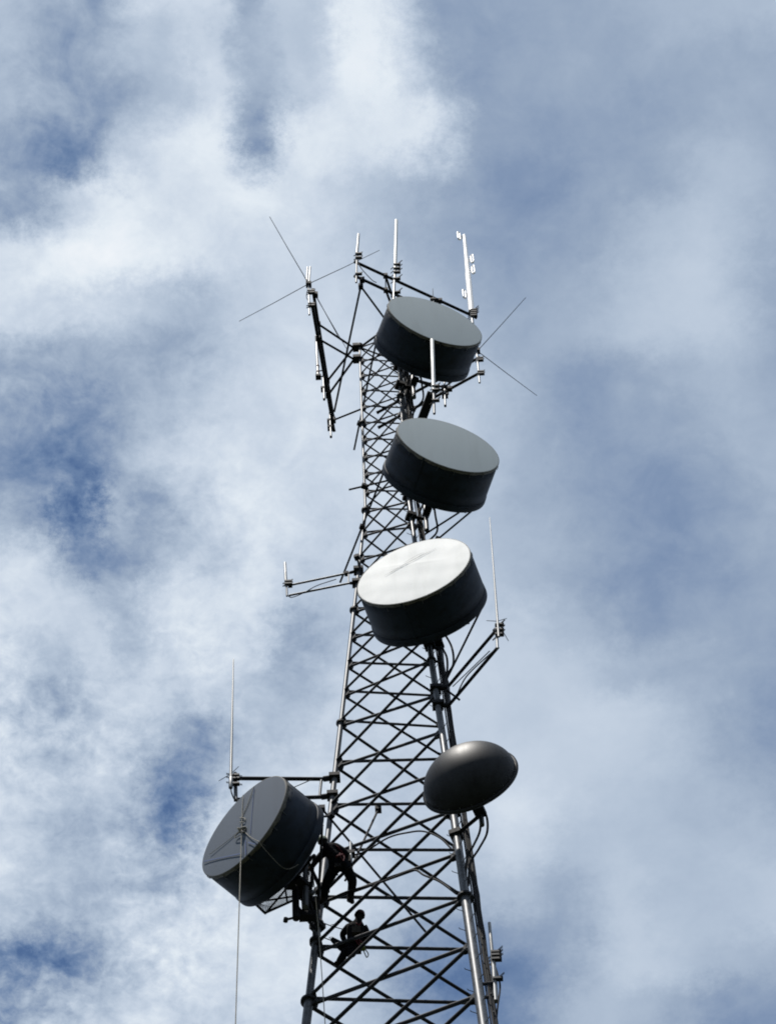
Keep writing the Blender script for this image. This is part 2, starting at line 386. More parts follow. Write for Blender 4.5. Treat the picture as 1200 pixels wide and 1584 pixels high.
# ------------------------------------------------------------------ drum dishes
def pipe(a, b, r, name, m, parent, n=8): return MB().tube([a, b], r, n).build(name, m, parent)
def clamp_block(parent, p, d, size=.09, m='dark_steel', name='clamp'):
    u, w = ortho(V(d)); return MB().box(p, (size, size*.8, size*.55), (u, w, V(d).normalized())).build(name, m, parent)
def drum_dish(c, az, Rd, dep, face_mat, label, legj, name='drum_dish', wrinkle=False, seed=0):
    rnd = random.Random(seed)
    n = V((math.sin(az), -math.cos(az), 0)); back = V(c) - n*dep
    root = thing(name, back, label, 'dish antenna', 'drum shaped microwave dishes', rz=az)
    F = V((0, -1, 0))                                      # local facing direction; origin at the centre of the back rim
    NS = 96
    # shroud: rolled sheet with an in-turned back and lap seams
    m = MB(); prof = [(Rd-.02, dep), (Rd, dep), (Rd+.004, dep*.75), (Rd+.006, dep*.4), (Rd+.010, .19), (Rd-.02, .19)]
    m.lathe(prof, (0, 0, 0), F, NS, True); sh = m.build('shroud', 'shroud_paint', root, True)
    for a in (20, 140, 262):
        a = R_(a+rnd.uniform(-25, 25)); u = V((math.cos(a), 0, math.sin(a))); t = V((-math.sin(a), 0, math.cos(a)))
        MB().box(u*(Rd+.011) + F*(dep*.5+.08), (.006, dep*.44, .03), (u, F, t)).build('seam_strip', 'shroud_paint', sh, True)
    MB().lathe([(Rd-.01, .0), (Rd+.028, .0), (Rd+.034, .03), (Rd+.028, .17), (Rd+.012, .195), (Rd-.01, .195)], (0, 0, 0), F, NS, True).build('reflector_rim', 'shroud_paint', root, True)
    # fabric radome laced over the mouth, hem folded round the edge
    hb = MB(); k = NS*2; vs = []; fs = []
    for j in range(k):
        a = 2*math.pi*j/k; w_ = .075 + .012*math.sin(a*23+seed) + rnd.uniform(-.006, .006)
        e = V((math.cos(a), 0, math.sin(a)))
        for (r, h) in ((Rd-.012, dep+.022), (Rd+.010, dep+.018), (Rd+.016, dep-.005), (Rd+.014, dep-w_), (Rd+.002, dep-w_)): vs.append(e*r + F*h)
    for j in range(k):
        for q in range(4): fs.append((j*5+q, j*5+q+1, ((j+1) % k)*5+q+1, ((j+1) % k)*5+q))
    hb.add(vs, fs, True).build('hem_band', 'hem_band', root, True)
    m = MB(); rings = 26; vs = [F*(dep+.05)]; fs = []
    for i in range(1, rings+1):
        r = (Rd+.004)*i/rings
        for j in range(NS):
            a = 2*math.pi*j/NS; x, z = r*math.cos(a), r*math.sin(a); h = dep + .02 + .03*(1-(i/rings)**2)
            if wrinkle:
                q = (1-(i/rings)**6)
                crease = .016*math.exp(-((z*.93+x*.36-.36)/.035)**2)*max(0, 1-((x+.15)/1.15)**2) + .012*math.exp(-((z*.95+x*.3-.27)/.03)**2)*max(0, 1-((x+.3)/.7)**2)
                h += q*(crease*.4 + .0024*math.sin(3*x+7*z) + .0016*math.sin(9*x-4*z+1) + .006*math.sin(a*17)*(i/rings)**8)
            vs.append(V((x, 0, z)) + F*h)
    for j in range(NS): fs.append((0, 1+(j+1) % NS, 1+j))
    for i in range(rings-1):
        for j in range(NS): fs.append((1+i*NS+j, 1+i*NS+(j+1) % NS, 1+(i+1)*NS+(j+1) % NS, 1+(i+1)*NS+j))
    m.add(vs, fs, True); m.build('radome', face_mat, root, True)
    for i in range(20):                                    # spring hooks that tension the fabric
        a = 2*math.pi*(i+.3)/20; e = V((math.cos(a), 0, math.sin(a))); t = V((-math.sin(a), 0, math.cos(a)))
        MB().tube([e*(Rd+.02)+F*(dep-.05), e*(Rd+.03)+F*(dep-.10), e*(Rd+.016)+F*(dep-.16-.03*rnd.random())], .008, 5).build('spring_hook', 'galvanised', root, True)
    # parabolic reflector, hub and feeder boot behind
    prof = [(Rd*x, -.42*(1-x*x)) for x in [1-i/14 for i in range(15)]]
    rf = MB().lathe([(max(r, .002), h) for r, h in prof], (0, 0, 0), F, 64).build('reflector', 'shroud_paint', root, True)
    MB().lathe([(.26, -.36), (.28, -.40), (.28, -.56), (.2, -.60), (.05, -.60)], (0, 0, 0), F, 32).build('hub', 'dark_steel', rf, True)
    for a in range(0, 360, 45):
        a = R_(a); e = V((math.cos(a), 0, math.sin(a))); MB().tube([e*.24-F*.44, e*.9*Rd-F*.13], .022, 6).build('back_rib', 'dark_steel', rf, True)
    # vertical mount pipe and clamps to the tower leg (world coordinates -> local)
    M = Matrix.Rotation(-az, 3, 'Z')
    def loc(w_): return M @ (V(w_) - back)
    mp = back - n*.78; h = Rd*.95
    mo = MB().tube([loc(mp + V((0, 0, -h))), loc(mp + V((0, 0, h)))], .07, 14).build('mount_pipe', 'galvanised', root, True)
    for dz in (-.6, .6):
        MB().box((0, .66, dz*Rd*.55), (.10, .16, .06)).build('mount_bracket', 'dark_steel', root, True)
        a = mp + V((0, 0, dz*1.25)); b = legz(legj, a.z); d = b-a
        MB().tube([loc(a), loc(b)], .05, 8).build('mount_arm', 'dark_steel', root, True)
        MB().box(loc(b), (.14, .14, .08)).build('leg_clamp', 'dark_steel', root, True)
    def strut(ang, end, r=.03, over=0.0):
        a = R_(ang); p0 = V((math.cos(a)*(Rd-.06), .04, math.sin(a)*(Rd-.06))); e = loc(end); e2 = e + (e-p0).normalized()*over
        MB().tube([p0, e2], r, 8).build('strut', 'dark_steel', root, True)
        MB().box(e, (.07, .07, .06)).build('strut_clamp', 'dark_steel', root, True)
    return root, back, n, strut, loc
d1, b1, n1_, st1, _ = drum_dish((1.581, -2.6, 90.014), R_(22.6), 1.561, 1.289, 'grey_radome', 'topmost drum dish with a flat pale grey face', 1, seed=1)
d2, b2, n2_, st2, _ = drum_dish((1.622, -2.8, 80.476), R_(21.0), 1.534, 1.312, 'grey_radome', 'second drum dish from the top, grey face with a frayed hem', 1, seed=2)
d3, b3, n3_, st3, _ = drum_dish((.402, -3.3, 71.876), R_(-16.5), 1.559, 1.299, 'glare_radome', 'drum dish with a bright white creased fabric face in the middle of the tower', 1, wrinkle=True, seed=3)
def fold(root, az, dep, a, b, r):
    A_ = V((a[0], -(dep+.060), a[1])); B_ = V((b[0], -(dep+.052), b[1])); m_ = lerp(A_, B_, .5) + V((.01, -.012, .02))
    MB().tube(spline([A_, m_, B_], 6), [r*x for x in (.25, .6, .9, 1, .9, 1, 1, .9, 1, .8, .6, .4, .2)], 5).build('fold', 'shaded_fold', root, True)
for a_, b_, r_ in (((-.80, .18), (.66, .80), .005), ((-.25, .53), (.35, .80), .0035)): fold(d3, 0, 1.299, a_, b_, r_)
d5, b5, n5_, st5, loc5 = drum_dish((-3.919, -2.2, 61.666), R_(-43.0), 1.425, 1.181, 'blue_grey_radome', 'drum dish tied with rope on the left of the tower, dark blue grey face', 0, seed=5)
st1(180, P(556, 655, z=90.0), over=.95)
st1(0, legz(2, 90.3))
st2(172, P(560, 815, z=80.6), over=1.9)
st2(200, P(563, 752, z=80.0), over=.45)
st2(-60, P(653, 829, z=78.9), over=.1)
st2(-40, P(677, 834, z=79.0), over=.1)
st3(-20, P(689, 1054, z=71.0), over=.05)
st3(176, P(552, 862, z=74.0), over=.1)
st5(80, P(512, 1262, z=64.6)); st5(-10, legz(0, 60.6))

# ------------------------------------------------------------------ domed dish
def dome_dish(c, az, Rd, dd, label):
    n = V((math.sin(az), -math.cos(az), 0))
    root = thing('domed_dish', c, label, 'dish antenna', rz=az); F = V((0, -1, 0))
    prof = [(max(Rd*math.cos(t), .001), dd*math.sin(t)**1.0) for t in [math.pi/2*i/22 for i in range(23)]]
    MB().lathe([(Rd, -.03)] + prof, (0, 0, 0), F, 80).build('radome', 'dome_fibreglass', root, True)
    MB().lathe([(Rd-.02, -.06), (Rd+.05, -.06), (Rd+.06, -.03), (Rd+.055, .012), (Rd+.002, .02)], (0, 0, 0), F, 80).build('rim', 'dome_fibreglass', root, True)
    pr = [(Rd*x, -.05-.34*(1-x*x)) for x in [1-i/12 for i in range(13)]]
    rf = MB().lathe([(max(r, .002), h) for r, h in pr], (0, 0, 0), F, 64).build('reflector', 'galvanised', root, True)
    MB().lathe([(.2, -.34), (.2, -.52), (.03, -.54)], (0, 0, 0), F, 24).build('hub', 'dark_steel', rf, True)
    bt = MB().tube([(0, 0, 0), (0, -.03, 0)], .018, 8).mesh('rim_bolt', 'galvanised_bright')
    for i in range(24):
        a = 2*math.pi*i/24; o = bpy.data.objects.new('rim_bolt', bt); C.objects.link(o); o.parent = root
        o.location = (Rd*math.cos(a)*.985, -.03, Rd*math.sin(a)*.985)
    M = Matrix.Rotation(-az, 3, 'Z'); loc = lambda w_: M @ (V(w_) - V(c))
    mp = V(c) - n*.62
    MB().tube([loc(mp+V((0, 0, -1.0))), loc(mp+V((0, 0, 1.0)))], .06, 14).build('mount_pipe', 'galvanised', root, True)
    for dz in (-.55, .55):
        a = mp + V((0, 0, dz)); b = legz(1, a.z)
        MB().tube([loc(a), loc(b)], .05, 8).build('mount_arm', 'dark_steel', root, True)
        MB().box(loc(b), (.14, .14, .08)).build('leg_clamp', 'dark_steel', root, True)
        MB().box((0, .5, dz), (.13, .16, .08)).build('mount_bracket', 'dark_steel', root, True)
    return root, n
DC = P(727, 1208, y=-3.25)
d4, n4_ = dome_dish(DC, R_(-19), 1.12, .80, 'dark domed dish with a rounded radome on the near leg')

# ------------------------------------------------------------------ sector frames round the top
ZU, ZL = 94.5, 93.55
def sector(label, legj, ua, ub, la, lb, armpts, seed):
    a, b = P(*ua, z=ZU), P(*ub, z=ZU); c, d = P(*la, z=ZL), P(*lb, z=ZL)
    base = legz(legj, ZL); root = thing('sector_frame', base, label, 'antenna mount', 'sector frames round the tower top')
    pipe(a, b, .052, 'upper_rail', 'dark_steel', root, 10); pipe(c, d, .052, 'lower_rail', 'dark_steel', root, 10)
    o = (a+b)/2; o.z = 0; o = (o - V((base.x, base.y, 0))).normalized()
    for zlev, r0, r1 in ((ZU, a, b), (ZL, c, d)):
        root_p = legz(legj, zlev) + o*.20
        MB().box(legz(legj, zlev) + o*.1, (.13, .13, .09)).build('leg_bracket', 'dark_steel', root)
        for t in armpts:
            e = lerp(r0, r1, t); pipe(root_p, e, .040, 'stand_off_arm', 'dark_steel', root)
            MB().box(e, (.075, .075, .075)).build('rail_clamp', 'dark_steel', root)
    for t in armpts:
        MB().tube([lerp(a, b, t), lerp(c, d, t)], .02, 6).build('upright', 'dark_steel', root)
    for p_ in (a, b, c, d): MB().lathe([(0, -.03), (.058, -.03), (.058, .03), (0, .03)], p_, (b-a), 12).build('end_cap', 'dark_steel', root)
    return root, (a, b, c, d)
f1, r1 = sector('sector frame on the left leg, seen almost end on', 0, (484, 448), (515, 643), (482.5, 470), (516.5, 666), (.27, .72), 1)
f2, r2 = sector('sector frame above the topmost drum dish, holding the tall white pipe antenna', 1, (549, 405), (736, 491), (549, 427), (738, 514), (.25, .70), 2)
f3, r3 = sector('sector frame reaching out below and behind the topmost drum dish', 2, (741, 553), (584, 638), (743, 576), (586, 661), (.30, .66), 3)
def tie(root, a, b, r=.034):
    pipe(a, b, r, 'tie_pipe', 'dark_steel', root); MB().box(a, (.08, .08, .1)).build('tie_clamp', 'dark_steel', root)
tie(f2, P(560, 433, z=ZL), P(517, 637, z=ZL)); tie(f2, P(558, 443, z=ZL-.25), legz(1, ZL-.25))
tie(f1, P(515.5, 650, z=ZL), P(558, 633, z=ZL)); tie(f3, P(690, 606, z=ZL), legz(2, ZL-.2))
tie(f1, P(488, 456, z=ZU), P(523, 520, z=ZU), .012)

# ------------------------------------------------------------------ antennas
def antenna(name, pts, label, cat='antenna', group=None, stuff=()):
    root = thing(name, pts, label, cat, group); return root
def whip_pole(root, a, b, r0, r1, m='whip_grey', name='radiator', n=12):
    d = (b-a); MB().tube([a, lerp(a, b, .02), lerp(a, b, .5), lerp(a, b, .985), b], [r0, r0, (r0+r1)/2, r1, r1*.6], n).build(name, m, root)
def ubolts(root, p, axis, n=2, r=.06, gap=.16, side=V((.12, -.05, 0))):
    ax = V(axis).normalized()
    for i in range(n):
        q = p + ax*(gap*(i-(n-1)/2))
        MB().box(q + side*.5, (.11, .05, .03)).build('clamp', 'weathered_steel', root)
        MB().tube([q - side*.9, q + side*1.6], .009, 5).build('bolt', 'weathered_steel', root)
        MB().tube([q - side*.9 + ax*.045, q + side*1.6 + ax*.045], .009, 5).build('bolt', 'weathered_steel', root)
UPV = V((0, 0, 1))
# 1 left radial antenna
h = P(477.5, 439, z=95.0); ends = [P(417, 335, z=95.0), P(370, 497, z=95.0), P(587, 387, z=95.0)]; ends.append(h*2-ends[0])
t = antenna('radial_antenna', P(479, 487, y=h.y), 'short twin rod antenna with four long thin radials at the far left of the top', group='antennas with long radials')
pipe(P(478.5, 487, y=h.y), P(477.5, 441, y=h.y), .032, 'mast', 'galvanised_bright', t)
MB().box(h - UPV*.05, (.09, .09, .09)).build('base_block', 'dark_steel', t)
for dx, pxa, pxb in ((-.05, (474.5, 436), (475.8, 413)), (.05, (478, 436), (480, 412.5))): whip_pole(t, P(*pxa, y=h.y), P(*pxb, y=h.y), .034, .03, 'whip_grey')
for e in ends: MB().tube([h, lerp(h, e, .5) - UPV*.03, e], [.014, .012, .009], 6).build('radial', 'dark_steel', t)
ubolts(t, P(479, 453, y=h.y), UPV, 2); ubolts(t, P(479, 473, y=h.y), UPV, 2)
MB().tube(spline([h-UPV*.1, P(474, 458, y=h.y), P(478, 466, y=h.y), P(484, 470, y=h.y)]), .013, 6).build('pigtail_cable', 'black_jacket', t)
# 2 right radial antenna
h = P(738, 543, z=95.0); ends = [P(813, 460, z=95.0), P(830, 612, z=95.0)]; ends += [h*2-ends[0], h*2-ends[1]]
t = antenna('radial_antenna', P(741.5, 592, y=h.y), 'short antenna with long thin radials sticking out right of the topmost dish', group='antennas with long radials')
pipe(P(741.5, 592, y=h.y), P(737, 545, y=h.y), .036, 'mast', 'galvanised_bright', t)
MB().box(h, (.09, .09, .08)).build('base_block', 'dark_steel', t)
for pa, pb in (((735, 541), (733, 517)), ((739, 541), (737, 517))): whip_pole(t, P(*pa, y=h.y), P(*pb, y=h.y), .034, .03)
for e in ends: MB().tube([h, lerp(h, e, .5) - UPV*.02, e], [.014, .012, .009], 6).build('radial', 'dark_steel', t)
ubolts(t, P(739.5, 557, y=h.y), UPV, 2); ubolts(t, P(741, 578, y=h.y), UPV, 2)
# 3 small whip on the end of the near frame
yy = r2[0].y - .12
t = antenna('whip_antenna', P(551, 437, y=yy), 'short grey whip antenna on the free end of the frame above the topmost dish')
pipe(P(551, 437, y=yy), P(552, 391, y=yy), .034, 'mast', 'galvanised', t); whip_pole(t, P(552, 392, y=yy), P(554.5, 362, y=yy), .05, .045)
for yv in (394, 400, 425): ubolts(t, P(552, yv, y=yy), UPV, 1)
MB().tube(spline([P(553, 395, y=yy), P(556, 411, y=yy), P(574, 432, y=yy+.2), P(582, 437, y=yy+.4)]), .014, 6).build('pigtail_cable', 'black_jacket', t)
# 4 tall white pipe
q = lerp(r2[0], r2[1], (610-549)/(736-549)); yy = q.y - .13
t = antenna('pipe_antenna', P(609, 466, y=yy), 'tall thick white fibreglass pipe antenna, highest point of the tower')
pipe(P(608.5, 466, y=yy), P(611, 414, y=yy), .045, 'mast', 'galvanised_bright', t, 12); whip_pole(t, P(611, 416, y=yy), P(612.8, 340, y=yy), .062, .058, 'fibreglass', n=16)
for yv in (412, 418, 424, 434, 455): ubolts(t, P(610.5, yv, y=yy), UPV, 1, side=V((.16, -.1, .05)))
# 5 lightning spike
q = lerp(r2[0], r2[1], (669-549)/(736-549)); yy = q.y - .1
t = antenna('lightning_spike', P(670, 470, y=yy), 'tiny thin spike on the rail behind the topmost dish')
pipe(P(670.5, 474, y=yy), P(669.8, 461, y=yy), .034, 'mast', 'galvanised', t); whip_pole(t, P(669.8, 462, y=yy), P(669.2, 446, y=yy), .014, .008, 'dark_steel'); MB().box(P(669.9, 464, y=yy), (.1, .07, .05)).build('clamp', 'dark_steel', t)
# 6 dipole array
q = lerp(r2[0], r2[1], (729-549)/(736-549)); yy = q.y - .12
A, B = P(731, 503, y=yy), P(717.5, 362, y=yy)
t = antenna('dipole_array', A, 'gleaming folded dipole array antenna right of the tall white pipe')
MB().tube([A, lerp(A, B, .15)], .05, 12).build('mast', 'galvanised_bright', t)
MB().tube([lerp(A, B, .14), lerp(A, B, .55), lerp(A, B, .56), lerp(A, B, .98)], [.105, .10, .085, .06], 14).build('boom', 'glare_tube', t)  # boom made thicker to take in the breadth of its glare
for k, (tt, sx) in enumerate(((.30, -1), (.56, 1), (.68, 1), (.95, -1))):
    c = lerp(A, B, tt); o = V((sx*.19, -.10, 0)); e = c + o
    dp = MB(); lp = [e + UPV*.33*max(-1, min(1, 1.25*math.cos(a))) + o.normalized()*.045*max(-1, min(1, 1.4*math.sin(a))) for a in [2*math.pi*i/20 for i in range(21)]]
    dpo = dp.tube(lp, .028, 6, False).build('dipole_loop', 'glare_tube', t)
    for dz in (-.12, .12): MB().tube([c + UPV*dz*.3, e - o.normalized()*.04 + UPV*dz], .020, 6).build('stub', 'glare_tube', dpo)
for yv in (484, 490): ubolts(t, P(729.5, yv, y=yy), UPV, 2, side=V((.15, -.1, .06)))
# 7 pale pipe in front of the topmost dish on its own arm
yy = -2.95
A, B = P(671.5, 640, y=yy), P(668, 525, y=yy)
t = antenna('pipe_antenna', P(671, 640, y=yy), 'slim pale pipe antenna hanging in front of the dark side of the topmost dish')
pipe(A, P(670.4, 600, y=yy), .04, 'mast', 'galvanised', t); whip_pole(t, P(670.6, 606, y=yy), B, .062, .058, 'fibreglass', n=16)
for yv in (600, 606, 622): ubolts(t, P(670.6, yv, y=yy), UPV, 1, side=V((.13, -.08, .03)))
a = P(668, 607, y=yy+.1); b = legz(1, a.z-.55); e = (b-a); u = e.normalized(); w = UPV.cross(u).normalized()
MB().box((a+b)/2, (e.length/2, .13, .05), (u, w, u.cross(w))).build('side_arm', 'dark_steel', t)
MB().box(b, (.16, .16, .14)).build('leg_bracket', 'dark_steel', t)
# 8 masts on the rails
def mast_pipe(a, b, yy, label, r=.036, ub=(), name='mast_pipe'):
    t = antenna(name, P(*a, y=yy), label, 'pipe'); pipe(P(*a, y=yy), P(*b, y=yy), r, 'tube', 'galvanised_bright', t)
    MB().lathe([(0, -.02), (r*1.15, -.02), (r*1.15, .05), (0, .05)], P(*a, y=yy), UPV, 10).build('end_plug', 'dark_steel', t)
    for p_ in ub: MB().box(P(*p_, y=yy+.05), (.1, .09, .06)).build('clamp', 'dark_steel', t)
    return t
q = lerp(r3[2], r3[3], .37); mast_pipe((688.5, 628), (687, 588), q.y-.1, 'short pipe hanging through the rail below the topmost dish', ub=((688, 612), (687.4, 600)))
q = lerp(r1[0], r1[1], .55)
t = antenna('pipe_antenna', P(491.5, 583, y=q.y-.1), 'narrow pale antenna with red and white bands beside the left sector frame'); yy = q.y - .1
whip_pole(t, P(492, 584, y=yy), P(489, 519, y=yy), .05, .045); MB().box(P(492.5, 583, y=yy), (.09, .09, .06)).build('base_block', 'dark_steel', t)
for yv in (567, 576): MB().lathe([(.054, -.05), (.058, -.04), (.058, .04), (.054, .05)], P(491.6, yv, y=yy), UPV, 12).build('colour_band', 'red_webbing', t)
pipe(P(492, 574, y=yy), P(500, 573, y=yy), .022, 'bracket', 'dark_steel', t); pipe(P(493, 583, y=yy), P(501, 582, y=yy), .022, 'bracket', 'dark_steel', t)
q = lerp(r1[2], r1[3], .70); mast_pipe((501.5, 618), (500, 580), q.y-.08, 'bright short pipe clamped to the middle of the left sector frame', ub=((501, 602),))
q = lerp(r1[2], r1[3], .97); mast_pipe((512, 676), (510, 638), q.y-.08, 'bright pipe stub at the far lower end of the left sector frame', ub=((511.3, 662), (510.8, 652)))

# ------------------------------------------------------------------ side arms with whips
def side_arm(name, label, inner, outer, legj, r, mastpx, m='weathered_steel'):
    (iu, zu), (il, zl) = inner
    a, b = P(*iu, z=zu), P(*outer[0], z=zu); c, d = P(*il, z=zl), P(*outer[1], z=zl)
    t = thing(name, legz(legj, zl), label, 'antenna mount')
    pipe(a, b, r, 'arm', m, t, 10); pipe(c, d, r, 'arm', m, t, 10)
    for p_, zz in ((a, zu), (c, zl)):
        q = legz(legj, zz); MB().tube([p_, q], r*1.5, 8).build('leg_bracket', 'dark_steel', t); MB().box(q, (.14, .13, .07)).build('leg_clamp', 'dark_steel', t)
    pipe(lerp(a, b, .02), lerp(c, d, .02), r*.7, 'upright', 'galvanised', t)
    return t, (a, b, c, d)
# middle left
t, (a, b, c, d) = side_arm('side_arm', 'slim double side arm on the left leg level with the white faced dish', (((541, 886), 78.6), ((541, 902), 77.85)), ((447, 905.5), (447, 921)), 0, .032, None, 'galvanised')
yy = d.y - .05
MB().tube(spline([P(520, 896, z=78.2), P(490, 906, z=78.0), P(470, 917, z=77.8), P(452, 924, z=77.7), P(445, 921, z=77.8)]), .014, 6).build('coax_cable', 'black_jacket', t)
for px in (449, 536): MB().box(P(px, 905.5-(px-447)*.205, z=78.6), (.06, .06, .06)).build('clamp', 'dark_steel', t)
t = antenna('whip_antenna', P(443.5, 921, y=yy), 'short upright antenna at the tip of the slim left side arm')
pipe(P(444, 922, y=yy), P(443, 900, y=yy), .03, 'mast', 'galvanised', t); whip_pole(t, P(442.6, 906, y=yy), P(440.8, 870, y=yy), .042, .038)
ubolts(t, P(443, 903, y=yy), UPV, 2)
# middle right
t, (a, b, c, d) = side_arm('side_arm', 'double side arm rising to the right above the domed dish', (((692, 1063), 68.5), ((694, 1091), 67.6)), ((766, 976), (770, 1001)), 1, .045, None, 'dark_steel')
pipe(P(700, 1062, z=68.1), P(757, 1007, z=68.0), .014, 'tie_rod', 'dark_steel', t)
MB().tube(spline([P(705, 1078, z=67.7), P(718, 1051, z=67.8), P(735, 1032, z=67.7), P(764, 1006, z=67.65)]), .018, 6).build('coax_cable', 'black_jacket', t)
pipe(P(690, 1067, z=68.0), P(711, 1083, z=67.9), .03, 'stabiliser', 'dark_steel', t)
yy = b.y - .1
t = antenna('whip_antenna', P(769, 1003, y=yy), 'tall thin whip antenna with short radials right of the white faced dish')
pipe(P(769, 1003, y=yy), P(767, 966, y=yy), .036, 'mast', 'galvanised_bright', t); whip_pole(t, P(771, 985, y=yy-.1), P(757, 800, y=yy-.1), .032, .012)
h = P(768.7, 961, y=yy)
for e in ((751.8, 960), (783.6, 956.5), (786, 991.5)): MB().tube([h, P(*e, z=h.z)], [.011, .008], 6).build('radial', 'dark_steel', t)
for yv in (970, 978, 985): ubolts(t, P(768.5, yv, y=yy), UPV, 1, side=V((.13, -.1, .03)))
# lower left
t, (a, b, c, d) = side_arm('side_arm', 'heavy double side arm reaching left above the roped dish', (((500, 1205), 67.5), ((497, 1233), 66.65)), ((362, 1204), (362, 1237)), 0, .052, None, 'dark_steel')
pipe(P(482, 1206, z=67.4), P(445, 1222, z=67.0), .012, 'tie_rod', 'dark_steel', t)
yy = b.y - .08
pipe(P(364, 1196, y=yy), P(365, 1238, y=yy), .05, 'mast', 'galvanised', t)
yy -= .14
t = antenna('whip_antenna', P(358, 1218, y=yy), 'tall tapered white whip antenna at the lower left above the roped dish')
whip_pole(t, P(357, 1218, y=yy), P(361.2, 1019, y=yy), .042, .017, n=14)
MB().lathe([(.045, 0), (.055, .02), (.055, .45), (.044, .5)], P(357, 1219, y=yy), UPV, 14).build('base_sleeve', 'galvanised_bright', t)
h = P(357.5, 1197, y=yy)
for e in ((369.5, 1185.5), (338.5, 1208)): MB().tube([h, P(*e, z=h.z)], [.011, .008], 6).build('radial', 'dark_steel', t)
for yv in (1199, 1204, 1212): ubolts(t, P(359, yv, y=yy), UPV, 1, side=V((.16, .04, 0)))
MB().tube(spline([P(357, 1219, y=yy), P(359, 1228, y=yy), P(365, 1238, y=yy+.1), P(378, 1234, y=yy+.15)]), .018, 6).build('coax_cable', 'black_jacket', t)
# bottom right
yy = -2.35
t = antenna('pipe_antenna', P(767, 1550, y=yy), 'slim antenna on a thick pipe beside the cable ladder at the bottom right')
whip_pole(t, P(761.5, 1482, y=yy), P(756.5, 1427, y=yy), .04, .036, n=14); pipe(P(766.5, 1549, y=yy), P(762, 1478, y=yy), .058, 'mast', 'galvanised_bright', t, 14)
for yv in (1477, 1482, 1488, 1518): ubolts(t, P(763+(yv-1480)*.06, yv, y=yy), UPV, 1, side=V((.13, -.1, .03)))
MB().tube(spline([P(763, 1487, y=yy), P(771, 1513, y=yy), P(773, 1530, y=yy), P(769, 1560, y=yy), P(766, 1600, y=yy+.2)]), .02, 8).build('coax_cable', 'black_jacket', t)
for yv in (1520, 1542): pipe(P(764.5, yv, y=yy), legz(1, P(765, yv, y=yy).z-.35), .04, 'support_arm', 'dark_steel', t)

# ------------------------------------------------------------------ loose feeder cables
def cable(pts, r, label, name='feeder_cable', m='black_jacket'):
    o = MB().tube(spline(pts, 6), r, 8).build(name, m); return tag(o, label, 'cable')
yb = DC.y + .55
cable([P(741, 1246, y=yb), P(752, 1262, y=yb), P(753, 1288, y=yb+.1), P(741, 1312, y=yb+.2), P(727, 1336, y=yb+.35), P(724, 1370, y=yb+.5)], .028, 'outer black cable looping down from behind the domed dish')
cable([P(734, 1247, y=yb), P(742, 1262, y=yb), P(742, 1285, y=yb+.1), P(732, 1308, y=yb+.2), P(722, 1328, y=yb+.35), P(720, 1365, y=yb+.5)], .028, 'inner black cable looping down from behind the domed dish')
cable([legz(0, 63.6)+V((.2, -.3, 0)), P(555, 1321, y=-.7), P(600, 1296, y=-1.1), P(630, 1288, y=-1.4), P(655, 1286, y=-1.65), P(680, 1296, y=-1.95), P(697, 1312, y=-2.1)], .022, 'black cable arched across the lattice just below the domed dish')
cable([P(500, 1396, y=-.1), P(535, 1380, y=-.45), P(575, 1369, y=-.8), P(610, 1357, y=-1.2), P(640, 1346, y=-1.5), P(656, 1354, y=-1.7), P(680, 1364, y=-1.95), P(706, 1383, y=-2.2)], .026, 'thick black cable crossing the lattice beside the upper climber')
cable([P(684, 1002, y=-1.6), P(691, 1018, y=-1.6), P(691, 1040, y=-1.5), P(684, 1056, y=-1.45)], .03, 'short bent black cable under the white faced dish')

for nm, bk_, nn_, k_ in (('topmost dish', b1, n1_, 5.2), ('second dish from the top', b2, n2_, 3.6), ('white faced dish', b3, n3_, 2.05)):
    for w_, sx in (('left', -.12), ('right', .16)):
        s0 = bk_ - nn_*.55 + V((sx, 0, -.1)); z_ = s0.z; e0 = lad_p(z_-1.9, sx, .1)
        cable([s0, s0 - nn_*.25 + V((sx*.8, 0, -.45)), lerp(s0, e0, .55) + V((sx*1.4, -.15, -.55)), e0 + V((sx*.4, 0, .25)), lad_p(z_-3.2, sx, .1)], .03, w_ + ' feeder cable drooping behind the ' + nm)

# ------------------------------------------------------------------ rigging on the roped dish
C5 = V((-3.919, -2.2, 61.666)); N5 = n5_
def on_face(px, py, off=.07):
    d = (P(px, py, y=0)-CAM); p0 = C5 + N5*(off)
    return CAM + d*((p0-CAM).dot(N5)/d.dot(N5))
def line_rope(name, pts, r, label, m='rope', smooth=True):
    o = MB().tube(spline(pts, 5) if smooth else pts, r, 7).build(name, m); return tag(o, label, 'rope')
KN = on_face(374, 1283, .12)
rp = thing('haul_rope', KN, 'pale rope knotted across the dish face and hanging to the bottom edge', 'rope')
MB().tube([KN + V((0, 0, -.02)), KN + V((.02, -.01, -8)), KN + V((.05, 0, -25)), V((KN.x+.1, KN.y+.05, GZ+.02))], .013, 7).build('tail', 'rope', rp)
kn = MB()
for i in range(3):
    a0 = KN + V((random.uniform(-.04, .04), random.uniform(-.03, .03), random.uniform(-.08, .08)))
    kn.tube([a0 + V((math.cos(t)*.07, math.sin(t)*.05, math.sin(t*1+i)*.07)) for t in [2*math.pi*q/10 for q in range(11)]], .02, 6, False)
kn.build('knot', 'rope', rp)
for pts in ([(376, 1230), (375, 1252), (373.8, 1281)], [(393, 1217), (383, 1245), (375, 1264), (374.4, 1281)], [(372, 1284), (352, 1301), (325, 1321)], [(376, 1283), (386, 1294), (401, 1302)]):
    MB().tube(spline([on_face(*p_, .065) for p_ in pts], 5), .010 if pts[0][0] != 372 else .007, 6).build('strand', 'rope', rp)
